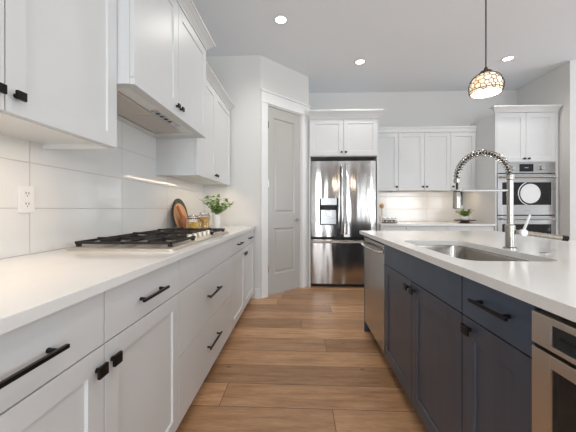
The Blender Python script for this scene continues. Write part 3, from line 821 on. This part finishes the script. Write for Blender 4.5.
# under-counter appliance
t = thing('undercounter_oven', 'stainless steel appliance with dark glass at the near end of the island', 'appliance', (IX, .43, 0))
a0, a1 = .120, .728
B(mI).box(a0+.003, a1-.003, -.58, -.021, .10, .868).done('body', M['gap'], t)
B(mI).box(a0+.003, a1-.003, -.58, -.08, .0005, .0995).done('toe_kick', M['gap'], t)
def framed(z0, z1, side, top, bot, name):
    b = B(mI)
    b.box(a0, a0+side, -.02, .014, z0, z1, .002); b.box(a1-side, a1, -.02, .014, z0, z1, .002)
    b.box(a0+side, a1-side, -.02, .014, z1-top, z1, .002); b.box(a0+side, a1-side, -.02, .014, z0, z0+bot, .002)
    fr = b.done(name, M['steel_warm'], t)
    B(mI).box(a0+side+.0005, a1-side-.0005, -.019, .008, z0+bot+.0005, z1-top-.0005).done('glass', M['oven_glass'], fr)
    w = .006
    B(mI).box(a1-side-w, a1-side-.0003, .0085, .015, z0+bot, z1-top).done('bright_edge', M['bright'], fr)
    B(mI).box(a0+side+.0003, a0+side+w, .0085, .015, z0+bot, z1-top).done('bright_edge', M['bright'], fr)
    return fr
p_ = framed(.790, .866, .053, .016, .012, 'control_panel')
B(mI).box(.30, .56, .0088, .013, .822, .829).done('pull', M['black'], p_)
framed(.105, .781, .053, .031, .05, 'oven_door')

# island worktop with the sink cut-out
SX0, SX1, SY0, SY1 = .648, 1.022, 1.135, 1.865
ox0, ox1, oy0, oy1 = .561, 1.80, .04, IY1+.015
bm = bmesh.new()
def isl_face(z):
    es = []
    for loop in ([(ox0, oy0), (ox1, oy0), (ox1, oy1), (ox0, oy1)], rrect(SX0, SX1, SY0, SY1, .062, 8)):
        vs = [bm.verts.new((x, y, z)) for x, y in loop]
        es += [bm.edges.new((vs[i], vs[(i+1) % len(vs)])) for i in range(len(vs))]
    return es
es = isl_face(.914)
r_ = bmesh.ops.triangle_fill(bm, edges=es, use_beauty=True, use_dissolve=False)
fs = [g for g in r_['geom'] if isinstance(g, bmesh.types.BMFace)]
ex = bmesh.ops.extrude_face_region(bm, geom=fs)
for v in [g for g in ex['geom'] if isinstance(g, bmesh.types.BMVert)]: v.co.z = ZT
hb = B(); hb.bm.free(); hb.bm = bm
tag(hb.done('worktop', M['quartz']), 'white quartz island worktop with a cut-out for the undermount sink', 'countertop')
# sink bowl
t = thing('sink', 'undermount stainless steel sink set into the white island worktop', 'sink', ((SX0+SX1)/2, (SY0+SY1)/2, .66))
b = B(); rings = []
for ins, z, rr in ((-.018, ZT-.0012, .075), (.004, ZT-.0012, .062), (.006, ZT-.012, .060), (.010, .72, .06), (.022, .688, .09), (.05, .674, .07), (.12, .671, .05)):
    rings.append([(x, y, z) for x, y in rrect(SX0+ins, SX1-ins, SY0+ins, SY1-ins, rr, 8)])
b.loft(rings, caps=False); b.bm.faces.new([v for v in b.bm.verts][-len(rings[0]):])
ob = b.done('bowl', M['sink'], t, True)
sm = ob.modifiers.new('thickness', 'SOLIDIFY'); sm.thickness = .0015; sm.offset = -1
B().lathe(((SX0+SX1)/2, (SY0+SY1)/2, .6725), [(.055, 0), (.055, .002), (.04, .003), (.036, .0005), (.01, .0005)], 28).done('drain', M['bright'], t, True)

# faucet
fx, fy, fz = 1.076, 1.505, .9142
t = thing('kitchen_faucet', 'tall pull-down faucet with coiled spring neck beside the island sink', 'faucet', (fx, fy, fz))
B().lathe((fx, fy, fz), [(.031, 0), (.031, .006), (.0215, .010), (.0215, .118), (.016, .124)], 28).done('base', M['chrome'], t, True)
B().lathe((fx, fy, fz+.1245), [(.0142, 0), (.0142, .226), (.0175, .230), (.0175, .253), (.012, .255)], 24).done('pole', M['chrome'], t, True)
AR, ACZ = .133, fz+.358
arc = [(fx-AR+AR*math.cos(R(a)), fy, ACZ+AR*math.sin(R(a))) for a in range(0, 181, 6)]
path = [(fx, fy, fz+.412)]+arc[1:] + [(fx-2*AR, fy, ACZ-.09)]
B().tube(arc+[(fx-2*AR, fy, 1.212)], .006, 10).done('hose', M['gap'], t, True)
turns = 27; n = turns*14; cp = []
for i in range(n+1):
    a = math.pi*i/n; ph = 2*math.pi*turns*i/n
    rad = AR+.0145*math.cos(ph)
    cp.append((fx-AR+rad*math.cos(a), fy+.0145*math.sin(ph), ACZ+rad*math.sin(a)))
B().tube(cp, .0031, 6).done('spring', M['chrome'], t, True)
hx = fx-2*AR; hz = 1.214
B().lathe((hx, fy, ACZ-.022), [(.013, 0), (.016, .003), (.016, .022), (.013, .025)], 20).done('spring_collar', M['chrome'], t, True)
B().lathe((hx, fy, 1.118), [(.015, 0), (.0195, .003), (.0195, .055), (.017, .085), (.012, .095), (.008, .10)], 24).done('spray_head', M['chrome'], t, True)
b = B(); b.box(hx+.017, hx+.025, fy-.008, fy+.008, 1.135, 1.205, .003); b.done('spray_trigger', M['black'], t)
b = B(); b.tube([(fx-.012, fy, 1.212), (hx+.022, fy, 1.212)], .0062, 10)
rg = [(hx+.0225*math.cos(2*math.pi*i/24), fy+.0225*math.sin(2*math.pi*i/24), 1.212) for i in range(25)]; b.tube(rg, .005, 8)
b.done('holder_arm', M['bright'], t, True)
# side control: white lever on a banded horizontal arm with a black end cap
b = B(); p0 = Vector((fx+.022, fy-.004, fz+.086)); p1 = Vector((fx+.196, fy-.065, fz+.062)); k = 11; pts = []; rs = []
for i in range(k+1):
    for e in (0, .55):
        pts.append(tuple(p0.lerp(p1, min(1, (i+e)/k)))); rs.append(.0128 if e == 0 else .0112)
b.tube(pts[:-1], rs[:-1], 12); b.done('side_arm', M['arm'], t)
dv = (p1-p0).normalized(); B().tube([tuple(p1), tuple(p1+dv*.024)], .0135, 12).done('end_cap', M['black'], t, True)
lc = p0.lerp(p1, .13)
b = B(); b.tube([tuple(lc+Vector((0, -.024, 0))), tuple(lc+Vector((0, -.009, 0)))], .0175, 20)
b.tube([tuple(lc+Vector((0, -.018, .012))), tuple(lc+Vector((.022, -.03, .092)))], [.0065, .005], 10); b.done('lever', M['ceramic'], t, True)
tag(B().lathe((1.115, 1.345, .9142), [(.021, 0), (.021, .0015), (.017, .0025), (.004, .0025)], 24).done('air_switch', M['bright'], None, True), 'small round steel button set in the island worktop beside the faucet', 'button')

# ================================================================== LAMPS
def downlight(x, y, label, power=56):
    t = thing('recessed_light', label, 'light', (x, y, ZC), 'recessed ceiling lights')
    B().lathe((x, y, ZC-.0005), [(.052, -.001), (.075, -.001), (.079, -.004), (.076, -.007), (.055, -.006), (.052, -.001)], 32, caps=False).done('trim_ring', M['trim'], t, True)
    B().lathe((x, y, ZC-.004), [(.0515, 0), (.0515, .003)], 28).done('diffuser', M['lamp'], t)
    d = bpy.data.lights.new('downlight_lamp', 'SPOT'); d.energy = power; d.color = (1, .95, .89); d.spot_size = R(150); d.spot_blend = .9; d.shadow_soft_size = .05
    o = bpy.data.objects.new('downlight_lamp', d); C.objects.link(o); o.location = (x, y, ZC-.02)
downlight(-.195, 2.875, 'recessed ceiling light in front of the pantry door')
downlight(.78, 3.74, 'recessed ceiling light above the refrigerator', 40)
downlight(2.65, 3.74, 'recessed ceiling light above the double oven', 40)

downlight(.45, .6, 'unseen ceiling light added over the near aisle to brighten it')  # lamp added out of view to brighten floor, worktops and lower left cabinets
downlight(-.1, -1.6, 'unseen ceiling light added behind the camera for fill')  # added unseen lamp, lighting the floor and cabinets from behind
downlight(2.65, 1.6, 'unseen ceiling light added above the open side of the island')  # added lamp outside the view, for general lighting
px_, py_, pc = 1.045, 1.646, 1.803
t = thing('pendant_lamp', 'pendant lamp with openwork bronze dome hanging over the island', 'lamp', (px_, py_, 1.78))
PRr = .084; PRI = .079; cut = -.034
B().lathe((px_, py_, ZC-.03), [(.06, 0), (.062, .004), (.062, .026), (.055, .0295)], 28).done('ceiling_plate', M['bronze'], t, True)
B().tube([(px_, py_, pc+.098), (px_, py_, ZC-.0305)], .0035, 8).done('cord', M['gap'], t)
B().lathe((px_, py_, pc+.080), [(.03, 0), (.028, .008), (.012, .014), (.008, .03)], 20).done('cap', M['bronze'], t, True)
amin = math.asin(cut/PRI)
prof = [(PRI*math.cos(a), PRI*math.sin(a)) for a in [amin+(math.pi/2-.02-amin)*i/16 for i in range(17)]]
B().lathe((px_, py_, pc), prof, 32, caps=False).done('glass_liner', M['liner'], t, True)
rb = math.sqrt(PRI**2-cut**2)
B().lathe((px_, py_, pc+cut-.002), [(rb-.002, 0), (rb-.002, .003)], 32).done('diffuser', M['lamp'], t)
# web of bronze veins: Voronoi edges of random points on the dome
rnd = random.Random(4); ptsv = []
while len(ptsv) < 125:
    v = Vector((rnd.gauss(0, 1), rnd.gauss(0, 1), rnd.gauss(0, 1))).normalized()
    if all((v-q).length > .2 for q in ptsv): ptsv.append(v)
hbm = bmesh.new(); hv = [hbm.verts.new(p) for p in ptsv]; bmesh.ops.convex_hull(hbm, input=hv); hbm.normal_update()
b = B(); cv = Vector((px_, py_, pc))
for e in hbm.edges:
    if len(e.link_faces) == 2:
        q0, q1 = [f.calc_center_median().normalized() for f in e.link_faces]
        if min(q0.z, q1.z) < cut/PRr-.02: continue
        mid = (q0+q1).normalized()
        b.tube([tuple(cv+q0*PRr), tuple(cv+mid*PRr), tuple(cv+q1*PRr)], .0018, 5)
hbm.free()
rr = math.sqrt(PRr**2-cut**2)
for z, r in ((cut, rr), (cut+.012, math.sqrt(PRr**2-(cut+.012)**2))):
    b.tube([(px_+r*math.cos(2*math.pi*i/40), py_+r*math.sin(2*math.pi*i/40), pc+z) for i in range(41)], .0022, 6)
b.done('openwork_shade', M['bronze'], t)
d = bpy.data.lights.new('pendant_bulb', 'POINT'); d.energy = 5; d.color = (1, .84, .64); d.shadow_soft_size = .06
o = bpy.data.objects.new('pendant_bulb', d); C.objects.link(o); o.location = (px_, py_, pc+cut-.07)
